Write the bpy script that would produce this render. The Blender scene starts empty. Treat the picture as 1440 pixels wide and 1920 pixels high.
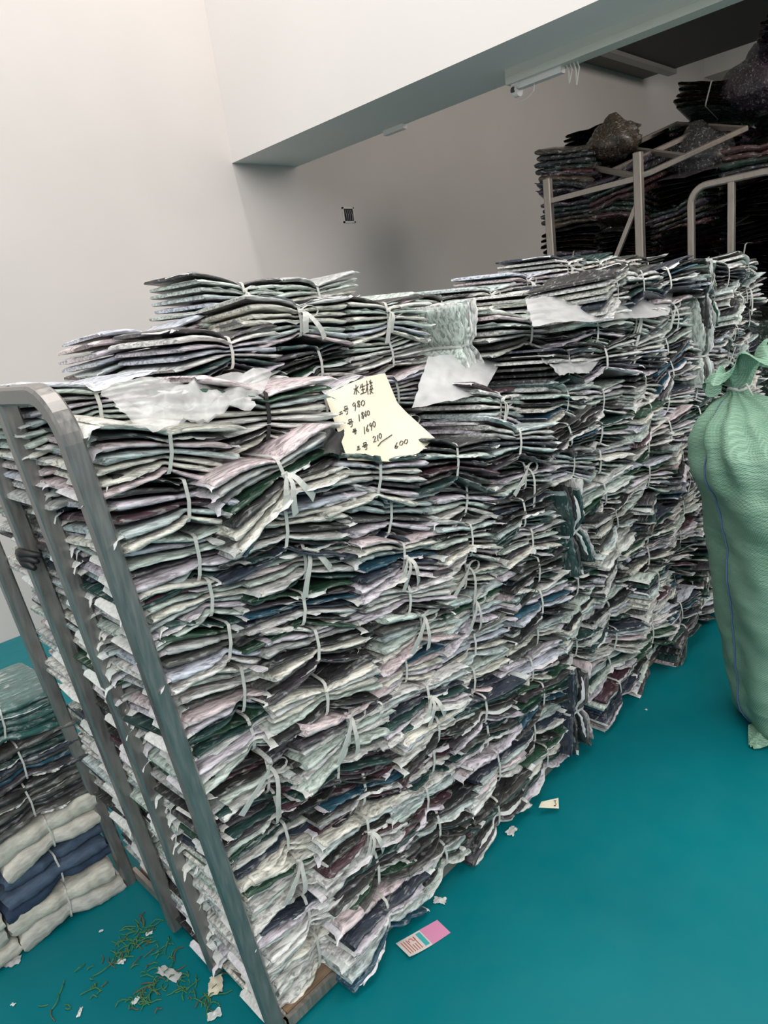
import bpy, math, random
from mathutils import Vector, Matrix, noise
R = math.radians
scene = bpy.context.scene
COL = scene.collection

# ------------------------------------------------------------------ camera
CAM = Vector((0, 0, 1.6))
F_PX, YAW, PITCH, ROLL = 1305.68, R(46.546), R(15.785), R(-7.755)
fw = Vector((math.cos(PITCH) * math.cos(YAW), math.cos(PITCH) * math.sin(YAW), -math.sin(PITCH)))
rt = Vector((math.sin(YAW), -math.cos(YAW), 0))
up = rt.cross(fw)
rt2 = rt * math.cos(ROLL) + up * math.sin(ROLL)
up2 = -rt * math.sin(ROLL) + up * math.cos(ROLL)
cam_data = bpy.data.cameras.new('camera')
cam = bpy.data.objects.new('camera', cam_data)
COL.objects.link(cam)
M = Matrix((rt2, up2, -fw)).transposed().to_4x4()
M.translation = CAM
cam.matrix_world = M
cam_data.sensor_fit = 'VERTICAL'
cam_data.sensor_height = 36.0
cam_data.lens = F_PX / 1920 * 36.0
cam_data.clip_start = 0.02
scene.camera = cam

# ------------------------------------------------------------------ light
scene.view_settings.view_transform = 'Standard'
scene.view_settings.look = 'None'
scene.view_settings.gamma = 1
scene.view_settings.use_curve_mapping = False
scene.view_settings.exposure = 0.0
world = bpy.data.worlds.new('hall_daylight')
scene.world = world
world.use_nodes = True
world.node_tree.nodes['Background'].inputs[0].default_value = (0.93, 0.98, 1.0, 1)
world.node_tree.nodes['Background'].inputs[1].default_value = 0.56


def area(name, loc, target, sx, sy, power, color=(1, 1, 1)):
    d = bpy.data.lights.new(name, 'AREA')
    d.shape = 'RECTANGLE'
    d.size, d.size_y, d.energy, d.color = sx, sy, power, color
    o = bpy.data.objects.new(name, d)
    COL.objects.link(o)
    o.location = loc
    o.rotation_euler = (Vector(target) - Vector(loc)).to_track_quat('-Z', 'Y').to_euler()
    return o


area('hall_tube_light', (2.95, 2.0, 5.6), (2.95, 2.0, 0), 0.25, 4.5, 60, (1, 0.95, 0.9))
area('hall_skylight', (0.2, 1.2, 6.2), (1.2, 1.6, 0), 4.0, 4.0, 215, (1, 0.97, 0.94))
area('hall_front_fill', (-2.2, -3.6, 4.8), (1.6, 1.6, 1.2), 4.5, 3.0, 265, (1, 0.98, 0.96))  # added fill from the camera side, lifts the front of the pile
area('rear_room_fill', (5.7, -2.7, 3.3), (4.9, 3.5, 2.2), 3.5, 1.4, 165, (1, 0.93, 0.88))  # added fill out of view, brightens the rear wall and dark bales

# ------------------------------------------------------------------ helpers


def tag(o, label=None, cat=None, group=None, kind=None):
    if label: o['label'] = label
    if cat: o['category'] = cat
    if group: o['group'] = group
    if kind: o['kind'] = kind
    return o


def empty(name, loc=(0, 0, 0), rot=(0, 0, 0)):
    o = bpy.data.objects.new(name, None)
    o.empty_display_size = 0.05
    COL.objects.link(o)
    o.location = loc
    o.rotation_euler = rot
    return o


def ray_y(px, py, Y):
    d = fw + rt2 * ((px - 720) / F_PX) - up2 * ((py - 960) / F_PX)
    return CAM + d * (Y / d.y)


class MB:
    """collects shapes for one mesh"""

    def __init__(self):
        self.v, self.f, self.m = [], [], []

    def add(self, vs, fs, mat=0):
        b = len(self.v)
        self.v += [tuple(p) for p in vs]
        self.f += [tuple(i + b for i in f) for f in fs]
        self.m += [mat] * len(fs)

    def box(self, x0, x1, y0, y1, z0, z1, mat=0):
        vs = [(x, y, z) for z in (z0, z1) for y in (y0, y1) for x in (x0, x1)]
        self.add(vs, [(0, 2, 3, 1), (4, 5, 7, 6), (0, 1, 5, 4), (2, 6, 7, 3), (0, 4, 6, 2), (1, 3, 7, 5)], mat)

    def sweep(self, pts, w, t, n=None, mat=0, closed=False, rnd=0.0, taper=None):
        """rectangular (or chamfered) section swept along pts; n = the width direction"""
        pts = [Vector(p) for p in pts]
        N = len(pts)
        if rnd > 0:
            sec = []
            for sx, sy in ((1, 1), (-1, 1), (-1, -1), (1, -1)):
                a = (sx * (w / 2 - rnd), sy * t / 2)
                b = (sx * w / 2, sy * (t / 2 - rnd))
                sec += [b, a] if sx * sy > 0 else [a, b]
        else:
            sec = [(w / 2, t / 2), (-w / 2, t / 2), (-w / 2, -t / 2), (w / 2, -t / 2)]
        k = len(sec)
        vs = []
        for i, p in enumerate(pts):
            a = pts[(i - 1) % N] if (i > 0 or closed) else p
            b = pts[(i + 1) % N] if (i < N - 1 or closed) else p
            d = (b - a)
            d = d.normalized() if d.length > 1e-9 else Vector((0, 0, 1))
            nn = Vector(n[i]) if isinstance(n, list) else (Vector(n) if n is not None else Vector((0, 0, 1)))
            nn = nn - d * nn.dot(d)
            nn = nn.normalized() if nn.length > 1e-6 else d.orthogonal().normalized()
            o2 = d.cross(nn)
            s = taper[i] if taper else 1.0
            vs += [p + nn * (x * s) + o2 * y for x, y in sec]
        fs = []
        for i in range(N if closed else N - 1):
            j = (i + 1) % N
            for q in range(k):
                r = (q + 1) % k
                fs.append((i * k + q, i * k + r, j * k + r, j * k + q))
        if not closed:
            fs.append(tuple(range(k - 1, -1, -1)))
            fs.append(tuple(range((N - 1) * k, N * k)))
        self.add(vs, fs, mat)

    def tube(self, pts, r, seg=10, mat=0):
        pts = [Vector(p) for p in pts]
        N = len(pts)
        vs = []
        ref = None
        for i, p in enumerate(pts):
            d = (pts[min(i + 1, N - 1)] - pts[max(i - 1, 0)]).normalized()
            if ref is None: ref = d.orthogonal().normalized()
            ref = (ref - d * ref.dot(d)).normalized()
            b = d.cross(ref)
            rr = r[i] if isinstance(r, (list, tuple)) else r
            vs += [p + (ref * math.cos(2 * math.pi * q / seg) + b * math.sin(2 * math.pi * q / seg)) * rr for q in range(seg)]
        fs = [(i * seg + q, i * seg + (q + 1) % seg, (i + 1) * seg + (q + 1) % seg, (i + 1) * seg + q) for i in range(N - 1) for q in range(seg)]
        fs += [tuple(range(seg - 1, -1, -1)), tuple(range((N - 1) * seg, N * seg))]
        self.add(vs, fs, mat)

    def grid(self, P, mat=0):
        """P[i][j] points"""
        a, b = len(P), len(P[0])
        vs = [p for row in P for p in row]
        self.add(vs, [(i * b + j, i * b + j + 1, (i + 1) * b + j + 1, (i + 1) * b + j) for i in range(a - 1) for j in range(b - 1)], mat)

    def mesh(self, name, mats, smooth=False):
        me = bpy.data.meshes.new(name)
        me.from_pydata(self.v, [], self.f)
        for m in (mats if isinstance(mats, (list, tuple)) else [mats]): me.materials.append(m)
        me.polygons.foreach_set('material_index', self.m)
        if smooth: me.polygons.foreach_set('use_smooth', [True] * len(self.f))
        me.update()
        return me

    def build(self, name, mats, parent=None, smooth=False):
        o = bpy.data.objects.new(name, self.mesh(name, mats, smooth))
        COL.objects.link(o)
        if parent: o.parent = parent
        return o


def copy_tree(o, parent=None):
    c = o.copy()
    COL.objects.link(c)
    if parent is not None: c.parent = parent
    for ch in list(KIDS.get(o.name, ())): copy_tree(ch, c)
    return c


KIDS = {}      # source object name -> its children, for copying


def kid(o, parent):
    KIDS.setdefault(parent.name, []).append(o)
    return o


ORD = ['zeroth', 'first', 'second', 'third', 'fourth', 'fifth', 'sixth', 'seventh', 'eighth', 'ninth', 'tenth', 'eleventh',
       'twelfth', 'thirteenth', 'fourteenth', 'fifteenth', 'sixteenth']

# ------------------------------------------------------------------ materials


def mat(name, color, rough=0.5, metal=0.0, spec=0.5):
    m = bpy.data.materials.new(name)
    m.use_nodes = True
    b = m.node_tree.nodes['Principled BSDF']
    b.inputs['Base Color'].default_value = (*color, 1)
    b.inputs['Roughness'].default_value = rough
    b.inputs['Metallic'].default_value = metal
    b.inputs['Specular IOR Level'].default_value = spec
    return m, m.node_tree, b


def nd(nt, t, **kw):
    n = nt.nodes.new(t)
    for k, v in kw.items(): setattr(n, k, v)
    return n


def noise_tex(nt, scale=5.0, detail=3.0, vec=None, stretch=None, coord='Object', rough=0.5):
    tc = nd(nt, 'ShaderNodeTexCoord')
    src = tc.outputs[coord]
    if stretch:
        mp = nd(nt, 'ShaderNodeMapping')
        mp.inputs['Scale'].default_value = stretch
        nt.links.new(src, mp.inputs['Vector'])
        src = mp.outputs[0]
    n = nd(nt, 'ShaderNodeTexNoise')
    n.inputs['Scale'].default_value = scale
    n.inputs['Detail'].default_value = detail
    n.inputs['Roughness'].default_value = rough
    nt.links.new(src, n.inputs['Vector'])
    return n


def ramp(nt, fac, stops, interp='LINEAR'):
    r = nd(nt, 'ShaderNodeValToRGB')
    r.color_ramp.interpolation = interp
    e = r.color_ramp.elements
    while len(e) < len(stops): e.new(0.5)
    for i, (p, c) in enumerate(stops):
        e[i].position = p
        e[i].color = (*c, 1) if len(c) == 3 else c
    nt.links.new(fac, r.inputs['Fac'])
    return r


def mixc(nt, fac, a, b, mode='MIX'):
    m = nd(nt, 'ShaderNodeMix', data_type='RGBA', blend_type=mode)
    if isinstance(fac, (int, float)): m.inputs[0].default_value = fac
    else: nt.links.new(fac, m.inputs[0])
    for s, k in ((a, 6), (b, 7)):
        if isinstance(s, tuple): m.inputs[k].default_value = (*s, 1)
        else: nt.links.new(s, m.inputs[k])
    return m.outputs[2]


def bump(nt, b, h, strength=0.3, dist=0.01):
    n = nd(nt, 'ShaderNodeBump')
    n.inputs['Strength'].default_value = strength
    n.inputs['Distance'].default_value = dist
    nt.links.new(h, n.inputs['Height'])
    nt.links.new(n.outputs[0], b.inputs['Normal'])


def plaster(name, col, var=0.06):
    m, nt, b = mat(name, col, 0.85, 0, 0.3)
    n = noise_tex(nt, 1.3, 4)
    c2 = tuple(x * (1 - var) for x in col)
    nt.links.new(ramp(nt, n.outputs['Fac'], [(0.3, c2), (0.7, col)]).outputs[0], b.inputs['Base Color'])
    n2 = noise_tex(nt, 60, 3)
    bump(nt, b, n2.outputs['Fac'], 0.08, 0.004)
    return m


M_WALL = plaster('white_plaster', (0.66, 0.612, 0.585))
M_BEAM = plaster('white_beam_paint', (0.76, 0.715, 0.69), 0.03)
M_REAR = plaster('aged_plaster', (0.62, 0.57, 0.53))
m, nt, b = mat('teal_floor_paint', (0.0, 0.17, 0.2), 0.5, 0, 0.25)
n = noise_tex(nt, 2.0, 5)
nt.links.new(ramp(nt, n.outputs['Fac'], [(0.3, (0.0, 0.14, 0.165)), (0.7, (0.0, 0.165, 0.19))]).outputs[0], b.inputs['Base Color'])
n2 = noise_tex(nt, 9, 4)
nt.links.new(ramp(nt, n2.outputs['Fac'], [(0.3, (0.36,) * 3), (0.7, (0.52,) * 3)]).outputs[0], b.inputs['Roughness'])
n3 = noise_tex(nt, 40, 2)
bump(nt, b, n3.outputs['Fac'], 0.04, 0.01)
M_FLOOR = m

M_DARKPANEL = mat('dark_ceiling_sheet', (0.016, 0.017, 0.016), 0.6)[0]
M_CEIL_SHADE = plaster('painted_ceiling_shade', (0.20, 0.165, 0.15))  # ceiling shade put into a brown base colour
M_RAIL = mat('ceiling_rail_metal', (0.30, 0.28, 0.26), 0.5, 0.3)[0]


def steel(name, c, r=0.42):
    m, nt, b = mat(name, c, r, 0.75)
    n = noise_tex(nt, 14, 4, stretch=(8, 8, 1))
    nt.links.new(ramp(nt, n.outputs['Fac'], [(0.3, tuple(x * 0.75 for x in c)), (0.7, c)]).outputs[0], b.inputs['Base Color'])
    nt.links.new(ramp(nt, n.outputs['Fac'], [(0.3, (r - 0.1,) * 3), (0.7, (r + 0.14,) * 3)]).outputs[0], b.inputs['Roughness'])
    return m


M_STEEL = steel('brushed_steel', (0.33, 0.315, 0.30), 0.36)
M_STEEL2 = steel('dull_steel', (0.42, 0.37, 0.33), 0.5)
m, nt, b = mat('plywood', (0.33, 0.22, 0.13), 0.7)
n = noise_tex(nt, 8, 5, stretch=(1, 9, 9))
nt.links.new(ramp(nt, n.outputs['Fac'], [(0.3, (0.2, 0.13, 0.08)), (0.7, (0.40, 0.28, 0.17))]).outputs[0], b.inputs['Base Color'])
M_WOOD = m

LIGHT_TINTS = [(0.0, (0.72, 0.715, 0.68)), (0.16, (0.58, 0.66, 0.60)), (0.30, (0.68, 0.63, 0.69)), (0.42, (0.77, 0.755, 0.67)),
               (0.55, (0.53, 0.61, 0.60)), (0.67, (0.74, 0.73, 0.71)), (0.80, (0.46, 0.475, 0.46)), (0.88, (0.70, 0.59, 0.60)), (0.95, (0.60, 0.63, 0.71))]
DARK_TINTS = [(0.0, (0.035, 0.035, 0.035)), (0.2, (0.026, 0.06, 0.055)), (0.34, (0.055, 0.05, 0.056)), (0.5, (0.032, 0.040, 0.058)),
              (0.60, (0.085, 0.085, 0.08)), (0.72, (0.028, 0.07, 0.042)), (0.82, (0.02, 0.02, 0.021)), (0.91, (0.07, 0.036, 0.046)), (0.97, (0.025, 0.08, 0.12))]


def bag_mat(name, tints, lo, hi, painted_sheen, rough):
    """creased plastic bag round a folded garment: streaks run along the fold"""
    m, nt, b = mat(name, (0.5, 0.5, 0.5), rough, 0, 0.5)
    oi = nd(nt, 'ShaderNodeObjectInfo')
    base = ramp(nt, oi.outputs['Random'], tints, 'CONSTANT').outputs[0]
    tc = nd(nt, 'ShaderNodeTexCoord')
    mul = nd(nt, 'ShaderNodeVectorMath', operation='SCALE')
    comb = nd(nt, 'ShaderNodeCombineXYZ')
    nt.links.new(oi.outputs['Random'], comb.inputs[0])
    nt.links.new(oi.outputs['Random'], comb.inputs[1])
    mul.inputs['Scale'].default_value = 31.0
    nt.links.new(comb.outputs[0], mul.inputs[0])
    ad = nd(nt, 'ShaderNodeVectorMath', operation='ADD')
    nt.links.new(tc.outputs['Object'], ad.inputs[0])
    nt.links.new(mul.outputs[0], ad.inputs[1])

    def streak(st, sc, det):
        mp = nd(nt, 'ShaderNodeMapping')
        mp.inputs['Scale'].default_value = st
        mp.inputs['Rotation'].default_value = (0, R(6), R(4))
        nt.links.new(ad.outputs[0], mp.inputs['Vector'])
        n = nd(nt, 'ShaderNodeTexNoise')
        n.inputs['Scale'].default_value = sc
        n.inputs['Detail'].default_value = det
        n.inputs['Roughness'].default_value = 0.65
        n.inputs['Distortion'].default_value = 0.6
        nt.links.new(mp.outputs[0], n.inputs['Vector'])
        return n.outputs['Fac']
    s1 = streak((6, 30, 60), 2.6, 4)
    s2 = streak((14, 40, 40), 1.6, 3)
    k = ramp(nt, s1, [(0.38, (lo,) * 3), (0.58, (hi,) * 3)]).outputs[0]
    c = mixc(nt, 1.0, base, k, 'MULTIPLY')
    f = ramp(nt, s2, [(0.56, (0, 0, 0)), (0.68, (painted_sheen,) * 3)]).outputs[0]
    c = mixc(nt, f, c, (0.62, 0.63, 0.61))  # pale flecks paint the plastic's sheen and glints into the base colour
    nt.links.new(c, b.inputs['Base Color'])
    b.inputs['Coat Weight'].default_value = 0.25
    b.inputs['Coat Roughness'].default_value = 0.2
    bump(nt, b, s1, 0.55, 0.006)
    return m


M_BAGL = bag_mat('milky_bag_plastic', LIGHT_TINTS, 0.40, 1.15, 0.35, 0.38)
M_BAGD = bag_mat('dark_garment_in_clear_bag', DARK_TINTS, 0.6, 1.3, 0.42, 0.3)
BLACKS = [(0.0, (0.03, 0.03, 0.032)), (0.3, (0.045, 0.032, 0.045)), (0.5, (0.024, 0.04, 0.032)), (0.68, (0.07, 0.032, 0.032)), (0.82, (0.06, 0.045, 0.032))]
M_BLACK = bag_mat('black_garment_in_clear_bag', BLACKS, 0.4, 1.8, 0.5, 0.15)
M_PLAST = bag_mat('loose_bag_plastic', [(0, (0.72, 0.73, 0.70)), (0.5, (0.68, 0.72, 0.70)), (0.8, (0.72, 0.69, 0.72))], 0.8, 1.05, 0.2, 0.3)
M_STRAP = mat('white_polypropylene_strap', (0.58, 0.58, 0.54), 0.45)[0]
M_BLACKSTRAP = mat('black_strap', (0.012, 0.012, 0.012), 0.5)[0]


def film_mat(name, col, alpha, rough=0.25):
    m, nt, b = mat(name, col, rough)
    n = noise_tex(nt, 9, 4, stretch=(1, 1, 1))
    nt.links.new(ramp(nt, n.outputs['Fac'], [(0.35, (alpha - 0.12,) * 3), (0.7, (min(1, alpha + 0.16),) * 3)]).outputs[0], b.inputs['Alpha'])
    bump(nt, b, n.outputs['Fac'], 0.25, 0.01)
    return m


M_FILM = film_mat('clear_film', (0.66, 0.66, 0.65), 0.5)
M_FILM2 = film_mat('frosted_bag_film', (0.58, 0.58, 0.58), 0.84)


def cloth_mat(name, tints, rough=0.9):
    m, nt, b = mat(name, (0.5, 0.5, 0.5), rough, 0, 0.2)
    oi = nd(nt, 'ShaderNodeObjectInfo')
    base = ramp(nt, oi.outputs['Random'], tints, 'CONSTANT').outputs[0]
    n = noise_tex(nt, 18, 5, stretch=(2, 5, 5))
    c = mixc(nt, 1.0, base, ramp(nt, n.outputs['Fac'], [(0.3, (0.75,) * 3), (0.7, (1.1,) * 3)]).outputs[0], 'MULTIPLY')
    nt.links.new(c, b.inputs['Base Color'])
    bump(nt, b, n.outputs['Fac'], 0.4, 0.006)
    return m


M_WHITECLOTH = cloth_mat('cream_cotton', [(0, (0.62, 0.60, 0.52)), (0.5, (0.55, 0.54, 0.49)), (0.75, (0.66, 0.62, 0.55))])
M_DENIM = cloth_mat('blue_denim', [(0, (0.06, 0.095, 0.15)), (0.5, (0.045, 0.07, 0.12)), (0.75, (0.08, 0.115, 0.17))])
M_GREENCLOTH = bag_mat('green_garment_in_clear_bag', [(0, (0.03, 0.10, 0.09)), (0.5, (0.05, 0.12, 0.11)), (0.75, (0.02, 0.08, 0.065))], 0.6, 1.3, 0.5, 0.3)

# ------------------------------------------------------------------ setting
WY = 4.5
ZB = 2.764


def struct(name, mb, m):
    o = mb.build(name, m)
    o['kind'] = 'structure'
    return o


a = MB(); a.box(-7, 15.6, -7, WY, -0.1, 0); struct('floor', a, M_FLOOR)
a = MB(); a.box(-7, 15.6, WY, WY + 0.2, 0, 7.5); struct('wall_rear', a, M_WALL)
a = MB(); a.box(3.245, 3.84, -6, WY, ZB, 7.5); struct('wall_hanging', a, M_BEAM)
a = MB(); a.box(3.84, 9.9, -3.2, WY, 4.083, 4.2); struct('ceiling', a, M_REAR)
a = MB(); a.box(3.84, 15.6, -3.2, -3.0, 0, 7.5); struct('wall_unseen_side', a, M_REAR)  # unseen wall, added to keep light out of the rear room
a = MB(); a.box(14.0, 14.2, -3.2, WY, 0, 7.5); struct('wall_far', a, M_REAR)
a = MB(); a.box(9.9, 14.0, -3.2, WY, 6.4, 6.5); struct('ceiling_far', a, M_REAR)
a = MB(); a.box(11.91, 12.4, -3.2, WY, 4.31, 6.4); struct('wall_far_lintel', a, M_REAR)
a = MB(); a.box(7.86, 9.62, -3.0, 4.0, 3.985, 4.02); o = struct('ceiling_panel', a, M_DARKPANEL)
a = MB(); a.box(7.78, 9.68, 3.98, 4.09, 3.94, 4.03); a.box(7.78, 9.68, 4.10, 4.12, 3.97, 4.01); struct('trim_1', a, M_RAIL)
a = MB(); a.box(6.3, 9.86, 4.0, 4.49, 4.05, 4.078); struct('ceiling_shade_strip', a, M_CEIL_SHADE)  # strip of ceiling with its shade painted in, not a separate board

# ------------------------------------------------------------------ tied bales of bagged garments


def nz(*p):
    return noise.noise(Vector(p))


class Shape:
    pass


def bale_shape(rng, N, W=0.142, D=0.27, H=0.124, H0=0.066):
    s = Shape()
    s.N, s.W, s.D, s.seed = N, W, D, rng.uniform(0, 500)
    s.Hl = H * rng.uniform(0.92, 1.18); s.Hr = H * rng.uniform(0.86, 1.08); s.H0 = H0 * rng.uniform(0.9, 1.1)
    s.dl = rng.uniform(-0.004, 0.022); s.dr = rng.uniform(-0.004, 0.014)
    return s


def bale_z(s, t, x):
    """height of layer fraction t (0..1) at x (-1..1)"""
    q = min(1.0, max(0.0, (abs(x) - 0.04) / 0.9)) ** 0.65
    h = s.H0 + ((s.Hl if x < 0 else s.Hr) - s.H0) * q
    droop = (s.dl if x < 0 else s.dr) * abs(x) ** 1.7
    return 0.052 + (t - 0.5) * h - droop, h


def packet_mesh(name, rng, s, i, mats, flap=True, fat=0.8, nx=34, sleeve=0.0):
    N = s.N
    mb = MB()
    off = rng.uniform(-0.016, 0.014)
    xl = s.W * rng.uniform(0.90, 1.10); xr = s.W * rng.uniform(0.90, 1.10)
    sd = s.seed + i * 7.3
    wobA = rng.uniform(0.0005, 0.0026)
    prof = [(1.0, .35), (0.6, .5), (0.0, .5), (-0.6, .5), (-0.86, .5), (-0.95, .44), (-0.985, .28), (-1.0, .08), (-0.995, -.14), (-0.97, -.34), (-0.9, -.48),
            (-0.6, -.5), (0.0, -.5), (0.6, -.5), (1.0, -.35)]
    rows = []
    for ix in range(nx + 1):
        u = -1 + 2 * ix / nx
        zc, h = bale_z(s, (i + 0.5) / N, u)
        zc += wobA * nz(u * 2.2, sd, 0.3) * 2 * min(1, abs(u) * 2.5)
        th = max(h / N * fat, 0.0055) * (1 + 0.35 * nz(u * 2.1, sd, 5.0) * min(1, abs(u) * 2))
        edge = 1 - max(0, (abs(u) - 0.95) / 0.05) * 0.4
        pull = 0.016 * math.exp(-(u / 0.16) ** 2)
        yf = off + 0.010 * nz(u * 2.5, sd, 9.0) + 0.005 * nz(u * 9, sd, 2.0)
        row = []
        for k, (py, pz) in enumerate(prof):
            wfront = max(0.0, -py)
            y = py * s.D / 2 + (pull + yf) * wfront
            cr = 0.0014 * nz(u * 2.2, k * 1.3 + sd, 1.0) + 0.0009 * nz(u * 9, k * 1.9, sd)
            z = zc + pz * th * edge + cr * (0.4 + 0.6 * min(1, abs(u) * 3))
            x = (u * (xl if u < 0 else xr)) + 0.008 * nz(k * 0.45, sd, u * 2) * abs(u) ** 4
            row.append((x, y + cr * 1.2, z))
        rows.append(row)
    k = len(prof)
    mb.grid(rows)
    cut = rng.choice((9, 9, 10, 99))
    for fi in range(len(mb.m)):
        if fi % (k - 1) >= cut: mb.m[fi] = 2
    mb.add(rows[0], [tuple(range(k))]); mb.add(rows[-1], [tuple(range(k - 1, -1, -1))])
    if flap:
        # loose plastic lip along the front fold
        if rng.random() < 0.38:
            a, b = sorted((rng.uniform(-1, 0.9), rng.uniform(-0.9, 1)))
            if b - a < 0.5: b = min(1, a + 0.7)
            ext = rng.uniform(0.005, 0.014); dr = rng.uniform(-0.4, 0.9)
            P = []
            n = 16
            for q in range(n + 1):
                u = a + (b - a) * q / n
                ix = min(nx, max(0, int(round((u + 1) / 2 * nx))))
                p = Vector(rows[ix][7 if dr > 0 else 5])
                e = ext * (0.55 + 0.9 * abs(nz(u * 4, sd, 3))) * min(1, 6 * (q + 0.4) / n, 6 * (n - q + 0.4) / n)
                w = 0.004 * nz(u * 7, sd, 8)
                P.append([p + Vector((0, 0.004, 0)), p + Vector((0, -e * 0.6, -e * dr * 0.35 + w)), p + Vector((0.004 * nz(u * 5, sd, 4), -e, -e * dr + w * 1.5))])
            mb.grid(P, 1)
        # sleeve ends that stick out past the garment, with a bent corner
        for sgn in (-1, 1):
            if rng.random() < (0.9 if sleeve and sgn < 0 else 0.5):
                src = rows[0] if sgn < 0 else rows[-1]
                ext = rng.uniform(0.008, 0.028)
                dz = rng.uniform(-0.9, 0.7)
                if sleeve and sgn < 0: ext, dz = sleeve * rng.uniform(0.7, 1.3), rng.uniform(-1.5, -0.5)
                P = []
                for kk in range(2, 8):
                    p = Vector(src[kk])
                    fr = (7 - kk) / 5.0
                    e = ext * (1 - 0.35 * fr) * (0.7 + 0.6 * abs(nz(kk * 1.1, sd, sgn)))
                    w = 0.006 * nz(kk * 0.8, sd, sgn * 3)
                    P.append([p + Vector((-sgn * 0.006, 0, 0)), p + Vector((sgn * e * 0.6, 0.002, e * dz * 0.3 + w * .5)), p + Vector((sgn * e, -0.010 * (1 - fr) * abs(nz(sd, kk, 2)), e * dz * 0.8 + w))])
                mb.grid(P, 1)
    return mb.mesh(name, mats, True)


def strap_loop(s, w=0.008, t=0.0012):
    zt = bale_z(s, 1.0, 0)[0] + 0.004; zb = bale_z(s, 0.0, 0)[0] - 0.004
    yf = -s.D / 2 + 0.006; yb = s.D / 2 + 0.003
    pts, c = [], 0.012
    for (y, z) in ((yf, zb + c), (yf - 0.002, (zt + zb) / 2), (yf, zt - c), (yf + c * .4, zt - c * .2), (yf + c * 1.4, zt + 0.001), (0, zt + 0.001), (yb - c, zt), (yb, zt - c), (yb, zb + c), (yb - c, zb), (0, zb), (yf + c * 1.4, zb), (yf + c * .4, zb + c * .2)):
        pts.append((0.0015 * math.sin(z * 90 + y * 20), y, z))
    mb = MB()
    mb.sweep(pts, w, t, (1, 0, 0), closed=True)
    return mb, yf, zt, zb


def strap_tails(rng, yf, zt, zb, n):
    mb = MB()
    zk = zb + (zt - zb) * rng.uniform(0.35, 0.9)
    # knot
    mb.sweep([(-0.006, yf - 0.004, zk), (0, yf - 0.010, zk + 0.002), (0.006, yf - 0.004, zk)], 0.010, 0.006, (0, 0, 1), rnd=0.002)
    for q in range(n):
        a = rng.uniform(-1.0, 1.0); L = rng.uniform(0.05, 0.12)
        pts, ta = [], []
        for k in range(7):
            f = k / 6
            pts.append((math.sin(a) * L * f + 0.004 * math.sin(f * 6 + q), yf - 0.008 - 0.020 * math.sin(f * 2.6), zk - math.cos(a) * L * f * (0.35 + 0.65 * f)))
            ta.append(1 + 1.1 * f)
        mb.sweep(pts, 0.009, 0.001, (math.cos(a), 0.2, math.sin(a)), taper=ta)
    if rng.random() < 0.6:
        pts = []
        for k in range(11):
            f = k / 10 * math.pi * 2
            pts.append((0.022 - 0.022 * math.cos(f), yf - 0.010 - 0.006 * math.sin(f / 2), zk + 0.014 * math.sin(f)))
        mb.sweep(pts, 0.006, 0.001, (0, 1, 0.3))
    return mb


def make_bale(name, seed, N=None, mats=(M_BAGL, M_BAGD), darkness=0.4, tails=0, strapmat=M_STRAP, fat=0.68, part='garment_packet', H=0.142, W=0.146, D=0.27, H0=0.074, nx=34, flap=True, strap=True, sleeve=0.0, strapw=0.008):
    rng = random.Random(seed)
    N = N or rng.choice((6, 7, 7, 8))
    s = bale_shape(rng, N, W, D, H, H0)
    root = empty(name)
    for i in range(N):
        dk = rng.random() < darkness
        me = packet_mesh(part, rng, s, i, [mats[1] if dk else mats[0], M_PLAST, mats[1]], flap, fat * (0.8 if dk else 1.0), nx, sleeve)
        o = bpy.data.objects.new(part, me)
        COL.objects.link(o); o.parent = root
        kid(o, root)
    if strap:
        mb, yf, zt, zb = strap_loop(s, strapw)
        so = mb.build('strap', strapmat, root); kid(so, root)
        if tails:
            to = strap_tails(rng, yf, zt, zb, tails).build('strap_tail', strapmat, so); kid(to, so)
    return root


PROTO = []
for k in range(14):
    PROTO.append(make_bale('garment_bale', 100 + k, darkness=(0.3, 0.45, 0.35, 0.5, 0.25)[k % 5], tails=0))
TAILED = [make_bale('garment_bale', 300 + k, darkness=0.4, tails=2 + k % 2) for k in range(5)]
DARKER = [make_bale('garment_bale', 400 + k, darkness=0.75, tails=0) for k in range(4)]
PALE = [make_bale('garment_bale', 500 + k, darkness=0.12, tails=(0, 0, 2, 0, 0, 3)[k]) for k in range(6)]
ENDS = [make_bale('garment_bale', 560 + k, darkness=0.2, tails=0, sleeve=0.024) for k in range(5)]
USED = set()
rng = random.Random(7)


def place(proto, loc, tilt=0.0, yaw=0.0, roll=0.0, sc=(1, 1, 1)):
    """tilt = turn in the front plane (up at +x is positive)"""
    if proto.name in USED: o = copy_tree(proto)
    else:
        o = proto; USED.add(proto.name)
    o.rotation_mode = 'XYZ'
    o.rotation_euler = (R(roll), R(-tilt), R(yaw))
    o.scale = sc
    # loc is the middle of the bale
    mid = o.rotation_euler.to_matrix() @ Vector((0, 0, 0.052 * sc[2]))
    o.location = Vector(loc) - mid
    return o


def pick(kind='any'):
    if kind == 'tail': return rng.choice(TAILED)
    if kind == 'dark': return rng.choice(DARKER)
    r = rng.random()
    return rng.choice(TAILED) if r < 0.13 else rng.choice(DARKER) if r < 0.24 else rng.choice(PROTO)


def limit(z):          # inner side of the leaning end frame
    return 0.573 - 0.0856 * z + 0.02


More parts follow.
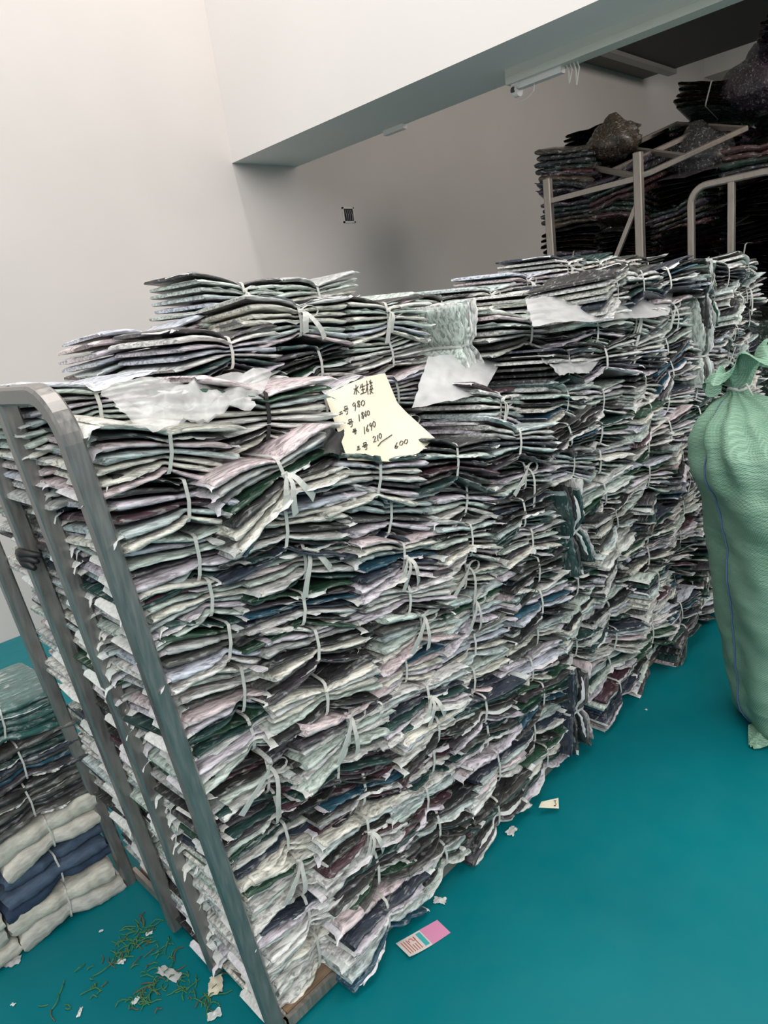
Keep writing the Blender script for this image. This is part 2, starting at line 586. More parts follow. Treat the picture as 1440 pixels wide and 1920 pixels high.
G1 = 'bagged clothing bales in the near cart'
G2 = 'bagged clothing bales in the second cart'
YF = 1.287
A_Z = [1.409, 1.306, 1.195, 1.10, 0.999, 0.875, 0.768, 0.66, 0.56, 0.465, 0.37, 0.25, 0.115]
B_Z = [1.308, 1.195, 1.099, 1.005, 0.901, 0.79, 0.68, 0.575, 0.47, 0.365, 0.235, 0.11]
C_Z = [1.244, 1.128, 1.02, 0.915, 0.815, 0.715, 0.62, 0.515, 0.415, 0.315, 0.21, 0.105]
D_Z = [1.20, 1.085, 0.975, 0.87, 0.77, 0.665, 0.56, 0.46, 0.36, 0.24, 0.11]
E_Z = [1.19, 1.085, 0.98, 0.875, 0.77, 0.665, 0.56, 0.46, 0.36, 0.235, 0.11]
TIL = {0: [-9, -7, -9, -9, -11, -9, -4, -10, -8, -9, -8, -5, -3], 1: [12, -9, -9, -9, -12, -5, -7, -9, -10, -8, -6, -3],
       2: [-13, -13, -12, -14, -13, -5, -6, -8, -8, -8, -5, -3], 3: [-14, -15, -14, -8, -8, -8, -8, -7, -8, -5, -3], 4: [-9, -6, -7, -8, -7, -8, -8, -8, -7, -5, -3]}
SPECIAL = {(0, 7): 'tail', (0, 10): 'tail', (1, 0): 'tail', (2, 2): 'tail', (2, 4): 'tail', (3, 3): 'tail', (3, 4): 'tail', (4, 1): 'tail', (4, 4): 'dark', (1, 3): 'dark', (3, 7): 'dark', (2, 8): 'dark', (1, 8): 'dark', (1, 9): 'tail'}


def front_label(n, c, kind):
    how = 'with dangling strap' if kind == 'tail' else 'mostly dark' if kind == 'dark' else 'milky'
    if kind == 'tail': return f'clothing bale with dangling strap, {ORD[n]} from the floor, {ORD[c]} front column from end frame'
    return f'{"dark" if kind == "dark" else "pale"} bagged clothing bale, front face, {ORD[n]} from the floor, {ORD[c]} column from end frame'


for c, (zs, x0, x1) in enumerate(((A_Z, 0, 0), (B_Z, 0.845, 0.90), (C_Z, 1.115, 1.16), (D_Z, 1.395, 1.41), (E_Z, 1.675, 1.68))):
    n = len(zs)
    for i, z in enumerate(zs):
        gap = (zs[i - 1] - z) if i else (z - zs[1])
        f = i / (n - 1)
        x = (limit(z) + 0.138) if c == 0 else x0 + (x1 - x0) * f
        kind = SPECIAL.get((c, i)) or rng.choices(('plain', 'dark', 'tail'), (0.8, 0.12, 0.08))[0]
        o = place(pick(kind) if kind != 'plain' else rng.choice(ENDS if c == 0 else PROTO), (x + rng.uniform(-0.035, 0.035) * (c > 0), YF + (0.045 if c == 0 else 0) + rng.uniform(-0.02, 0.018) * (0.5 if c == 0 else 1), z + rng.uniform(-0.006, 0.006)),
                  TIL[c][i] + rng.uniform(-4, 4), rng.uniform(-7, 7) if c else rng.uniform(-1, 3), rng.uniform(-4, 4), (0.95 if c == 0 else 1.0, 1, max(0.9, min(1.2, gap / 0.100))))
        tag(o, front_label(n - i, c + 1, kind), 'clothes bundle', G1)

# bales wedged between the two carts, some of them on end
for q, (x, z, t, k) in enumerate(((1.87, 0.20, 82, 'u'), (1.93, 0.41, -14, 'f'), (1.95, 0.52, 9, 'f'), (1.97, 0.63, -10, 'f'), (1.915, 0.84, 99, 'u'), (1.97, 1.045, -16, 'f'), (1.985, 1.15, 12, 'f'), (1.95, 1.26, -12, 'f'), (1.97, 1.37, -6, 'f'))):
    o = place(DARKER[q % 4] if k == 'u' or q % 3 == 0 else PROTO[q], (x, YF - (0.02 if k == 'u' else -0.005), z), t, rng.uniform(-8, 8), 0, (1.0 if k == 'u' else 0.92, 1, 1.15 if k == 'u' else 0.95))
    tag(o, f'{"upright" if k == "u" else "flat squeezed"} bagged clothing bale wedged between the carts, {ORD[q + 1]} from the floor', 'clothes bundle', G1)

# second cart, front face
for c in range(6):
    x = 2.185 + 0.28 * c
    n = 14
    zb = 0.105
    for i in range(n):
        if c == 3 and i in (11, 12): continue
        z = zb + i * 0.1125
        lean = 0.03 * (i / n)
        kind = rng.choices(('plain', 'dark', 'tail'), (0.72, 0.10, 0.18))[0]
        o = place(pick(kind) if kind != 'plain' else rng.choice(PROTO), (x + lean + rng.uniform(-0.025, 0.025), YF + rng.uniform(-0.035, 0.02), z + rng.uniform(-0.01, 0.01)),
                  -1 + rng.uniform(-15, 17), rng.uniform(-17, 17), rng.uniform(-7, 7), (1.03, 1, 1.08))
        tag(o, front_label(i + 1, c + 7, kind), 'clothes bundle', G2)
for q, z in enumerate((1.26, 1.50)):
    o = place(PROTO[3 + q], (3.03, YF - 0.02, z), 88 + 6 * q, 0, 0, (0.86, 1, 0.9))
    tag(o, f'pale upright clothing bale in the second cart front, {("lower", "upper")[q]} of two', 'clothes bundle', G2)

# rows behind the front face: the top layers, and the end columns behind the frame bars
MID = [1.55, 1.615, 1.66, 1.645, 1.40, 1.52, 1.60, 1.62, 1.63, 1.63, 1.63, 1.62]
BACK = [1.52, 1.64, 1.75, 1.73, 1.65, 1.645, 1.655, 1.69, 1.74, 1.73, 1.72, 1.70]
for j, (tops, y, rowname) in enumerate(((MID, 1.557, 'middle'), (BACK, 1.825, 'back'))):
    for c, zt in enumerate(tops):
        x = 0.62 + 0.283 * c
        nl = 15 if c == 0 else 4 if (j == 0 and c in (1, 2, 3)) else 3
        for l in range(nl):
            z = zt - 0.055 - l * 0.106
            if z < 0.11: break
            xx = limit(z) + 0.146 + 0.012 * rng.uniform(-1, 1) if c == 0 else x + rng.uniform(-0.02, 0.02)
            up_ = False
            if up_: xx, z = 2.19, z - 0.07
            o = place(rng.choice(ENDS) if c == 0 and l > 1 else rng.choice(PALE) if l < 3 and rng.random() < 0.7 else pick(), (xx, y + rng.uniform(-0.012, 0.012), z), 86 if up_ else rng.uniform(-6, 5), rng.uniform(-6, 6) if c else rng.uniform(-2, 2), rng.uniform(-3, 3),
                      (0.9 if up_ else 1.0 if c == 0 else 1.02, 1.02, 1.0))
            if c == 0 and l > 1:
                lab = f'bagged clothing bale seen through the end frame bars, {rowname} row, {ORD[l + 1]} from the top'
            elif up_:
                lab = 'bagged clothing bale standing upright on the back row'
            else:
                lab = f'bagged clothing bale in the {rowname} row, {("top", "second", "third", "fourth")[l]} layer, {ORD[c + 1]} from the end frame'
            tag(o, lab, 'clothes bundle', G1 if c < 6 else G2)

# the bales packed out of sight inside the heap
mb = MB()
for j, tops in enumerate((MID, BACK)):
    y = (1.557, 1.825)[j]
    for c in range(1, 12):
        x = 0.62 + 0.283 * c
        z = 0.075
        while z < tops[c] - 0.46:
            mb.box(x - 0.135, x + 0.135, y - 0.125, y + 0.125, z + 0.004, z + 0.010, 0)
            mb.box(x - 0.138, x + 0.138, y - 0.128, y + 0.128, z + 0.010, z + 0.10, 0)
            z += 0.105
o = mb.build('packed_garments', [M_BAGD])
tag(o, 'bagged clothing packed deep inside the heap behind its front bales', 'clothes', None, 'stuff')

# three extra bales lying on the front edge of the heap
bb = make_bale('garment_bale', 611, N=8, darkness=0.2, strapmat=M_BLACKSTRAP)
o = place(PALE[3], (1.735, 1.50, 1.475), 92, 4, 0, (0.85, 1, 0.95))
tag(o, 'bagged clothing bale standing upright between flat bales of the middle row', 'clothes bundle', G1)
o = place(bb, (0.87, 1.35, 1.425), -8, -4, 0, (1.15, 1, 1.15))
tag(o, 'clothing bale tied with a black strap on top of the near cart', 'clothes bundle', G1)
o = place(PALE[2], (1.70, 1.375, 1.285), -10, 8, 0, (1.05, 1, 1.1))
tag(o, 'bagged clothing bale lying behind the handwritten paper under a frosted bag', 'clothes bundle', G1)
o = place(PALE[1], (1.99, 1.42, 1.485), -6, -4, 0, (1.2, 1, 1.1))
tag(o, 'wide pale clothing bale lying across the gap on top of both carts', 'clothes bundle', G1)

# ------------------------------------------------------------------ carts


def frame_x(z): return 0.566 - 0.0856 * z


cart = empty('steel_cart', (0.57, 1.57, 0))
tag(cart, 'steel platform cart with bent tube end frame holding the nearer clothing bales', 'cart')


def cpart(mb, name, m, parent, smooth=False):
    o = mb.build(name, m, parent, smooth)
    o.matrix_parent_inverse = Matrix.Translation(-parent.location)
    return o


def bent(y0, y1, zt, r, fx, z0=0.03, n=8):
    pts = [(fx(z0), y0, z0), (fx(zt * 0.5), y0, zt * 0.5)]
    for k in range(n + 1):
        a = math.pi - math.pi / 2 * k / n
        y, z = y0 + r + r * math.cos(a), zt - r + r * math.sin(a)
        pts.append((fx(z), y, z))
    for k in range(n + 1):
        a = math.pi / 2 - math.pi / 2 * k / n
        y, z = y1 - r + r * math.cos(a), zt - r + r * math.sin(a)
        pts.append((fx(z), y, z))
    pts += [(fx(zt * 0.5), y1, zt * 0.5), (fx(z0), y1, z0)]
    return pts


N_END = (1, 0, 0.0856)
a = MB(); a.sweep(bent(1.195, 1.975, 1.545, 0.085, frame_x, 0.0), 0.036, 0.034, N_END, rnd=0.005); cpart(a, 'end_frame', M_STEEL, cart)
for y in (1.455, 1.665):
    a = MB(); a.sweep([(frame_x(0.03), y, 0.03), (frame_x(0.8), y, 0.8), (frame_x(1.53), y, 1.53)], 0.036, 0.034, N_END, rnd=0.005)
    cpart(a, 'frame_bar', M_STEEL, cart)
a = MB(); a.box(0.60, 1.95, 1.20, 1.96, 0.022, 0.04); cpart(a, 'deck', M_WOOD, cart)
a = MB(); a.sweep([(0.585, 1.19, 0.027), (1.955, 1.19, 0.027)], 0.012, 0.03, (0, 1, 0)); a.sweep([(0.585, 1.184, 0.027), (0.585, 1.97, 0.027)], 0.012, 0.03, (1, 0, 0)); cpart(a, 'deck_edging', M_STEEL2, cart)
for x in (0.72, 1.82):
    for y in (1.24, 1.86):
        a = MB(); a.tube([(x, y - 0.012, 0.016), (x, y + 0.012, 0.016)], 0.016, 14); cpart(a, 'caster', M_BLACKSTRAP, cart)
# dark rag knotted round a bar
a = MB()
for k in range(3):
    a.tube([(0.445 + 0.01 * k, 1.60, 1.165 + 0.012 * k), (0.44, 1.635, 1.175 + 0.01 * k), (0.445, 1.67, 1.18 + 0.006 * k), (0.47, 1.71, 1.186)], [0.006, 0.012, 0.012, 0.004], 8)
o = a.build('dark_ribbon', M_BLACKSTRAP, None, True)
tag(o, 'black cloth strip tied around the third bar of the end frame', 'ribbon')

cart2 = empty('steel_cart', (2.9, 1.57, 0))
tag(cart2, 'low platform cart under the farther clothing bales behind the green sack', 'cart')
a = MB(); a.box(2.03, 3.78, 1.20, 1.96, 0.022, 0.04); cpart(a, 'deck', M_WOOD, cart2)
for x in (2.2, 3.6):
    for y in (1.24, 1.86):
        a = MB(); a.tube([(x, y - 0.012, 0.016), (x, y + 0.012, 0.016)], 0.016, 14); cpart(a, 'caster', M_BLACKSTRAP, cart2)

# ------------------------------------------------------------------ rear racks
rack = empty('steel_rack', (4.3, 2.3, 0))
tag(rack, 'tall dull steel rack end with cross rail and brace before the dark bales', 'rack')
for y, zt in ((2.605, 2.285), (2.0, 2.30)):
    a = MB(); a.sweep([(4.3, y, 0), (4.3, y, zt)], 0.05, 0.045, (0, 1, 0), rnd=0.006); cpart(a, 'post', M_STEEL2, rack)
a = MB(); a.sweep([(4.3, 2.59, 2.153), (4.3, 2.02, 2.163)], 0.03, 0.026, (0, 0, 1)); cpart(a, 'cross_rail', M_STEEL2, rack)
a = MB(); a.sweep([(4.3, 2.015, 2.02), (4.3, 2.16, 1.74), (4.3, 2.22, 1.62)], 0.026, 0.02, (0, 1, 0.5)); cpart(a, 'brace', M_STEEL2, rack)

rear_cart = empty('steel_cart', (4.3, 1.45, 0))
tag(rear_cart, 'steel cart end with rounded top corners standing before the dark bales', 'cart')
a = MB(); a.sweep(bent(1.225, 1.69, 2.045, 0.09, lambda z: 4.28, 0.0), 0.036, 0.036, (1, 0, 0), rnd=0.006); cpart(a, 'end_frame', M_STEEL2, rear_cart)
a = MB(); a.sweep([(4.28, 1.475, 0.02), (4.28, 1.475, 2.03)], 0.036, 0.036, (1, 0, 0), rnd=0.006); cpart(a, 'frame_bar', M_STEEL2, rear_cart)

lad = empty('loose_end_frame', (4.3, 2.0, 2.16))
tag(lad, 'loose steel end frame with three rails laid flat on the dark bales', 'frame')
pA, pB, pE = Vector((4.29, 1.985, 2.165)), Vector((4.69, 2.546, 2.365)), Vector((4.797, 1.572, 2.357))
pF = pB + pE - pA
nrm = (pB - pA).cross(pE - pA).normalized()
rr = 0.06
du, dv = (pB - pA).normalized(), (pE - pA).normalized()
pts = [pE - dv * 0.0, pA + dv * rr, pA + dv * rr * .3 + du * rr * .3, pA + du * rr, pB - du * rr, pB - du * rr * .3 + dv * rr * .3, pB + dv * rr, pF]
a = MB(); a.sweep(pts, 0.03, 0.03, nrm, rnd=0.005); cpart(a, 'outer_rail', M_STEEL2, lad)
a = MB(); a.sweep([(pA + pB) / 2, (pE + pF) / 2], 0.026, 0.026, nrm); cpart(a, 'middle_rail', M_STEEL2, lad)
for f in (0.42, 0.98):
    a = MB(); a.sweep([pA + (pE - pA) * f, pB + (pF - pB) * f], 0.026, 0.026, nrm); cpart(a, 'cross_bar', M_STEEL2, lad)

# ------------------------------------------------------------------ dark bales behind
BK = [make_bale('dark_garment_bale', 700 + k, N=5, mats=(M_BLACK, M_BLACK), part='garment_packet', H=0.17, H0=0.13, W=0.19, D=0.4, fat=0.98, nx=22, flap=(k % 2 == 0), strap=(k == 0)) for k in range(5)]
for p in BK:
    for ch in KIDS[p.name]:
        if len(ch.data.materials) > 2: ch.data.materials[1] = M_BLACK
GB = 'dark bagged clothing bales at the rear'
rg = random.Random(21)
cols = 6
for c in range(cols):
    y = 2.62 - 0.40 * c
    ztop = (2.42, 2.20, 2.10, 2.12, 2.28, 2.30)[c]
    l = 0
    z = ztop
    while z > (1.45 if c < 4 else 0.75):
        o = place(BK[rg.randrange(5)], (4.68 + rg.uniform(-0.03, 0.03), y + rg.uniform(-0.02, 0.02), z), rg.uniform(-12, 12), 90 + rg.uniform(-16, 16) + 180 * rg.randrange(2), rg.uniform(-14, 14), (1, 1, rg.uniform(1.0, 1.25)))
        tag(o, f'dark bagged bale behind the steel racks, {ORD[l + 1]} from top, {ORD[c + 1]} from the wall', 'clothes bundle', GB)
        z -= 0.165; l += 1
for c in range(7):
    y = 2.72 - 0.42 * c
    for l in range(4):
        z = (2.60, 2.45, 2.62, 2.84, 2.88, 3.02, 3.05)[c] - l * 0.165
        o = place(BK[rg.randrange(5)], (5.30 + rg.uniform(-0.05, 0.05), y + rg.uniform(-0.04, 0.04), z), rg.uniform(-16, 16), 90 + rg.uniform(-20, 20), rg.uniform(-14, 14), (1.05, 1, 1))
        tag(o, f'dark bagged bale on the rearmost heap, {ORD[l + 1]} from top, {ORD[c + 1]} from the wall', 'clothes bundle', GB)
for (px, py, X, r, lb) in ((1150, 268, 4.72, 0.13, 'rounded black plastic bag bulging at the wall end of the rear heap'), (1428, 165, 5.25, 0.19, 'round black plastic bag topmost on the rear heap'), (1310, 300, 4.98, 0.17, 'slumped black plastic bag behind the loose end frame')):
    d = fw + rt2 * ((px - 720) / F_PX) - up2 * ((py - 960) / F_PX)
    p = CAM + d * (X / d.x)
    a = MB()
    G = []
    for i_ in range(23):
        th = math.pi * i_ / 22
        row = []
        for q in range(41):
            ph = 2 * math.pi * (q % 40) / 40
            v = Vector((math.sin(th) * math.cos(ph), math.sin(th) * math.sin(ph), math.cos(th)))
            k_ = 1 + 0.16 * nz(v.x * 2 + px, v.y * 2, v.z * 2) + 0.09 * nz(v.x * 6, v.y * 6 + px, v.z * 3) + (0.35 * max(0, v.z - 0.93) / 0.07)
            row.append(Vector((v.x * r * 1.25 * k_, v.y * r * 1.25 * k_, v.z * r * (1.0 if v.z > 0 else 0.8) * k_)))
        G.append(row)
    a.grid(G)
    o = a.build('plastic_bag', M_BLACK, None, True)
    o.location = p
    tag(o, lb, 'bag')
mb = MB()
for c in range(6):
    y = 2.62 - 0.40 * c
    zt = (1.14 if c < 4 else 0.44)
    z = 0.0
    while z < zt:
        mb.box(4.5, 4.88, y - 0.19, y + 0.19, z, z + 0.155); z += 0.16
for c in range(7):
    y = 2.72 - 0.42 * c
    z = 0.0
    while z < (2.60, 2.45, 2.62, 2.84, 2.88, 3.02, 3.05)[c] - 0.82:
        mb.box(5.1, 5.5, y - 0.2, y + 0.2, z, z + 0.155); z += 0.16
o = mb.build('packed_dark_garments', [M_BLACK])
tag(o, 'dark bagged clothing packed low in the rear heap', 'clothes', None, 'stuff')

# ------------------------------------------------------------------ cloth bales stacked beside the near cart
soft = {}
for nm, mm, sd in (('white', M_WHITECLOTH, 801), ('denim', M_DENIM, 802), ('green', M_GREENCLOTH, 803), ('poly', M_BAGD, 804)):
    soft[nm] = make_bale('cloth_bale', sd, N=2 if nm == 'white' else 3 if nm == 'denim' else 5 if nm == 'green' else 7, mats=(mm, mm), darkness=0, H=0.128, H0=0.095, W=0.15, D=0.3, fat=1.02, flap=nm in ('poly', 'green'), part='folded_garment', nx=28, strapw=0.005)
GS = 'cloth bales stacked on the floor beside the near cart'
for (k, x, z, t, w) in (('white', 0.395, 0.062, -2, 'folded white clothing bale on the floor touching the near cart corner'),
                        ('denim', 0.385, 0.182, 3, 'rolled blue denim bale between white bales beside the near cart'),
                        ('white', 0.40, 0.305, 4, 'plump white clothing bale on the denim one beside the near cart'),
                        ('poly', 0.37, 0.428, 4, 'dark bagged clothing bale near the top of the floor stack beside the cart'),
                        ('poly', 0.385, 0.548, 2, 'second dark bagged clothing bale under the green one beside the cart'),
                        ('green', 0.36, 0.672, -6, 'green bagged clothing bale topmost beside the near cart'),
                        ('white', 0.075, 0.062, 2, 'white clothing bale on the floor a bale away from the cart'),
                        ('white', 0.07, 0.185, -3, 'white clothing bale second from the floor a bale away from cart'),
                        ('denim', 0.075, 0.305, 2, 'lower of two denim bales a bale away from the cart'),
                        ('denim', 0.08, 0.428, -2, 'upper of two denim bales a bale away from the cart'),
                        ('green', 0.06, 0.552, 2, 'green bagged clothing bale resting on the upper denim bale')):
    o = place(soft[k], (x, 2.115, z), t, rng.uniform(-4, 4), 0, (1.0, 1, 0.98))
    tag(o, w, 'clothes bundle', GS)

# ------------------------------------------------------------------ green woven sack
m, nt, b = mat('green_woven_polypropylene', (0.12, 0.24, 0.17), 0.45, 0, 0.4)
tc = nd(nt, 'ShaderNodeTexCoord')
w1 = nd(nt, 'ShaderNodeTexWave', wave_type='BANDS', bands_direction='Z'); w1.inputs['Scale'].default_value = 75
w2 = nd(nt, 'ShaderNodeTexWave', wave_type='BANDS', bands_direction='DIAGONAL'); w2.inputs['Scale'].default_value = 75
w1.inputs['Distortion'].default_value = 0.6
for w in (w1, w2): nt.links.new(tc.outputs['Object'], w.inputs['Vector'])
wv = mixc(nt, 0.5, w1.outputs['Color'], w2.outputs['Color'])
n = noise_tex(nt, 7, 4, stretch=(1, 1, 2.5))
c0 = ramp(nt, n.outputs['Fac'], [(0.3, (0.19, 0.355, 0.245)), (0.7, (0.28, 0.46, 0.34))]).outputs[0]
c1 = mixc(nt, 1.0, c0, ramp(nt, wv, [(0.2, (0.72,) * 3), (0.8, (1.2,) * 3)]).outputs[0], 'MULTIPLY')
nt.links.new(c1, b.inputs['Base Color'])
ns = noise_tex(nt, 2.2, 5, stretch=(1.2, 1.2, 7))
ns.inputs['Distortion'].default_value = 0.8
hh = mixc(nt, 0.12, ns.outputs['Color'], wv)
bump(nt, b, hh, 0.75, 0.03)
M_SACK = m
sack = empty('woven_sack', (2.45, 0.64, 0))
tag(sack, 'big bulging green woven sack tied at the neck standing on teal floor', 'sack')
prof = [(0.0, 0.05), (0.004, 0.12), (0.03, 0.155), (0.10, 0.18), (0.22, 0.198), (0.38, 0.216), (0.55, 0.235), (0.72, 0.250), (0.86, 0.258), (0.96, 0.254), (1.04, 0.230), (1.10, 0.185), (1.15, 0.125), (1.185, 0.07), (1.205, 0.034), (1.22, 0.03)]
mb = MB()
P = []
SEG = 72
for (z, r) in prof:
    row = []
    lean = 0.17 * max(0, (z - 0.80) / 0.42) ** 1.3
    for q in range(SEG + 1):
        a = 2 * math.pi * (q % SEG) / SEG
        g = max(0, (z - 0.86) / 0.34)
        pleat = 1 + 0.12 * g * math.sin(a * 11 + 2 * math.sin(a * 2)) * (r > 0.03)
        sag = 0.010 * math.sin(z * 38 + 3 * math.sin(a * 2)) * max(0, 1 - g) + 0.014 * nz(math.cos(a) * 2, math.sin(a) * 2, z * 5)
        e = 1 + 0.07 * math.cos(4 * a)
        rr_ = (r * pleat * e + sag * min(1, r * 5))
        row.append((-0.25 * lean + rr_ * math.cos(a), 0.97 * lean + rr_ * math.sin(a), z))
    P.append(row)
# refine rows with a smooth interpolation
P2 = []
for i in range(len(P) - 1):
    for s_ in range(9):
        f = s_ / 9
        p0, p1, p2, p3 = P[max(0, i - 1)], P[i], P[i + 1], P[min(len(P) - 1, i + 2)]
        row = []
        for q in range(SEG + 1):
            v0, v1, v2, v3 = (Vector(t[q]) for t in (p0, p1, p2, p3))
            v = 0.5 * ((2 * v1) + (v2 - v0) * f + (2 * v0 - 5 * v1 + 4 * v2 - v3) * f * f + (3 * v1 - v0 - 3 * v2 + v3) * f ** 3)
            rad = Vector((v.x, v.y, 0)).normalized()
            zz = v.z
            a = math.atan2(v.y, v.x)
            cre = 0.012 * nz(a * 0.9, zz * 9 + a * 1.5, 3.3) + 0.006 * nz(a * 1.6, zz * 26, 1.3)
            row.append(v + rad * cre * min(1, Vector((v.x, v.y, 0)).length * 6))
        P2.append(row)
P2.append([Vector(p) for p in P[-1]])
mb.grid(P2)
o = mb.build('sack_body', M_SACK, sack, True)
# gathered mouth above the tie
nk = Vector(P[-1][0]); nk = sum((Vector(p) for p in P[-1][:-1]), Vector()) / SEG
mb = MB()
G = []
for i in range(15):
    f = i / 14
    row = []
    for q in range(97):
        a = 2 * math.pi * (q % 96) / 96
        fold = 1 + (0.55 * math.sin(a * 5 + 1.2 * math.sin(a * 2)) + 0.16 * math.sin(a * 13)) * min(1, f * 2.2)
        side = 0.6 + 0.4 * math.cos(a - R(260))
        rad = 0.03 + (0.035 + 0.07 * side) * f * fold
        hgt = 0.13 * (0.35 + 0.65 * side) * math.sin(min(1.0, f * 1.05) * 1.9) - 0.055 * f * f * (1 - side) * 1.6
        row.append(nk + Vector((rad * math.cos(a), rad * math.sin(a), hgt + 0.03 * math.sin(a * 7 + 2) * f)))
    G.append(row)
mb.grid(G)
mb.build('sack_mouth', M_SACK, sack, True)
a = MB()
ring = [nk + Vector((0.03 * math.cos(t_), 0.03 * math.sin(t_), 0.004 * math.sin(3 * t_))) for t_ in [2 * math.pi * k / 16 for k in range(17)]]
a.tube(ring, 0.006, 8)
a.tube([nk + Vector((-0.03, -0.01, 0)), nk + Vector((-0.05, -0.04, 0.02)), nk + Vector((-0.05, -0.06, -0.02))], 0.003, 6)
o = a.build('neck_tie', M_STRAP, sack, True); o['label'] = 'white string tie'
# blue thread seam down the side
M_BLUE = mat('blue_thread', (0.10, 0.17, 0.32), 0.6)[0]
q0 = int(SEG * 0.53)
a = MB()
pts = []
for i, row in enumerate(P2[18:118]):
    p = row[q0] if False else row[int(SEG * 0.385)]
    d = Vector((p.x, p.y, 0)).normalized()
    pts.append(p + d * 0.003)
a.tube(pts, 0.0028, 6)
o = a.build('seam', M_BLUE, sack, True); o['label'] = 'blue stitched seam'
a = MB()
for (ang, L) in ((165, 0.09), (215, 0.12)):
    an = R(ang); d = Vector((math.cos(an), math.sin(an), 0)); sd_ = Vector((-d.y, d.x, 0))
    G = []
    for i in range(7):
        f = i / 6
        G.append([d * (0.13 + L * f) + sd_ * ((j - 3) / 3 * 0.07 * (1 - f * 0.85)) + Vector((0, 0, 0.012 + 0.05 * (1 - f) * (1 - abs(j - 3) / 4) + 0.006 * math.sin(j * 2 + i))) for j in range(7)])
    a.grid(G)
a.build('bottom_corner', M_SACK, sack, True)

# ------------------------------------------------------------------ loose film on the heap


def sheet(name, corners, mat_, label, nu=26, nv=18, amp=0.02, seed=0.0, sag=None, cat='plastic film', fray=0.02):
    A, B, C_, D_ = (Vector(c) for c in corners)
    G = []
    for i in range(nu + 1):
        u = i / nu
        row = []
        for j in range(nv + 1):
            v = j / nv
            p = (A * (1 - u) + B * u) * (1 - v) + (D_ * (1 - u) + C_ * u) * v
            nn = (B - A).cross(D_ - A).normalized()
            if nn.z < 0: nn = -nn
            e = max(0, 0.12 - min(u, v, 1 - u, 1 - v)) / 0.12
            p = p + nn * (amp * (nz(u * 3 + seed, v * 3, seed) + 0.5 * nz(u * 8, v * 7 + seed, 2) + 0.25 * nz(u * 19, v * 3, seed + 4)))
            p += (B - A).normalized() * fray * e * nz(v * 8, seed, u * 8) + (D_ - A).normalized() * fray * e * nz(u * 8, seed + 3, v * 8)
            if sag: p += Vector(sag(u, v))
            row.append(p)
        G.append(row)
    mb = MB(); mb.grid(G)
    o = mb.build(name, mat_, None, True)
    tag(o, label, cat)
    return o


sheet('plastic_film', (ray_y(185, 722, 1.32), ray_y(510, 700, 1.29), ray_y(470, 770, 1.13), ray_y(250, 800, 1.08)), M_FILM, 'crumpled clear plastic film draped over the cart top near the bent frame', amp=0.03, seed=3)
sheet('plastic_bag', (ray_y(803, 668, 1.39), ray_y(950, 660, 1.40), ray_y(905, 740, 1.24), ray_y(772, 765, 1.23)), M_FILM2, 'flat frosted plastic bag lying behind the handwritten paper', amp=0.006, seed=9, fray=0.008)
sheet('plastic_bag', (ray_y(1000, 655, 1.22), ray_y(1140, 655, 1.24), ray_y(1105, 700, 1.11), ray_y(1045, 700, 1.11)), M_FILM2, 'small lilac-grey plastic bag hanging over the front edge between the carts', amp=0.012, seed=15, fray=0.01)
sheet('plastic_film', (ray_y(985, 562, 1.27), ray_y(1265, 535, 1.25), ray_y(1255, 590, 1.11), ray_y(1000, 612, 1.10)), M_FILM2, 'long white plastic film laid along the second cart top', amp=0.015, seed=21, fray=0.01)

# ------------------------------------------------------------------ handwritten paper
m, nt, b = mat('cream_paper', (0.80, 0.75, 0.58), 0.75)
n = noise_tex(nt, 12, 3)
nt.links.new(ramp(nt, n.outputs['Fac'], [(0.3, (0.66, 0.61, 0.47)), (0.7, (0.71, 0.66, 0.515))]).outputs[0], b.inputs['Base Color'])
M_PAPER = m
M_INK = mat('black_ink', (0.01, 0.01, 0.01), 0.6)[0]


TL, TR = ray_y(610, 742, 1.30), ray_y(722, 700, 1.34)
BL, BR = ray_y(652, 862, 1.12), ray_y(792, 868, 1.14)
NP = (TR - TL).cross(BL - TL).normalized()
if NP.y > 0: NP = -NP


def paper_pt(u, v, lift=0.0):
    p = (TL * (1 - u) + TR * u) * (1 - v) + (BL * (1 - u) + BR * u) * v
    curl = max(0, u - 0.55) * max(0, v - 0.35)
    p = p + (TR - TL) * (0.5 * curl * 1.6) + NP * (0.012 * math.sin(u * 3.1) * (1 - v) + 0.10 * curl) + (TL - BL) * 0.35 * max(0, u - 0.8) * max(0, v - 0.5) * 4
    return p + NP * lift


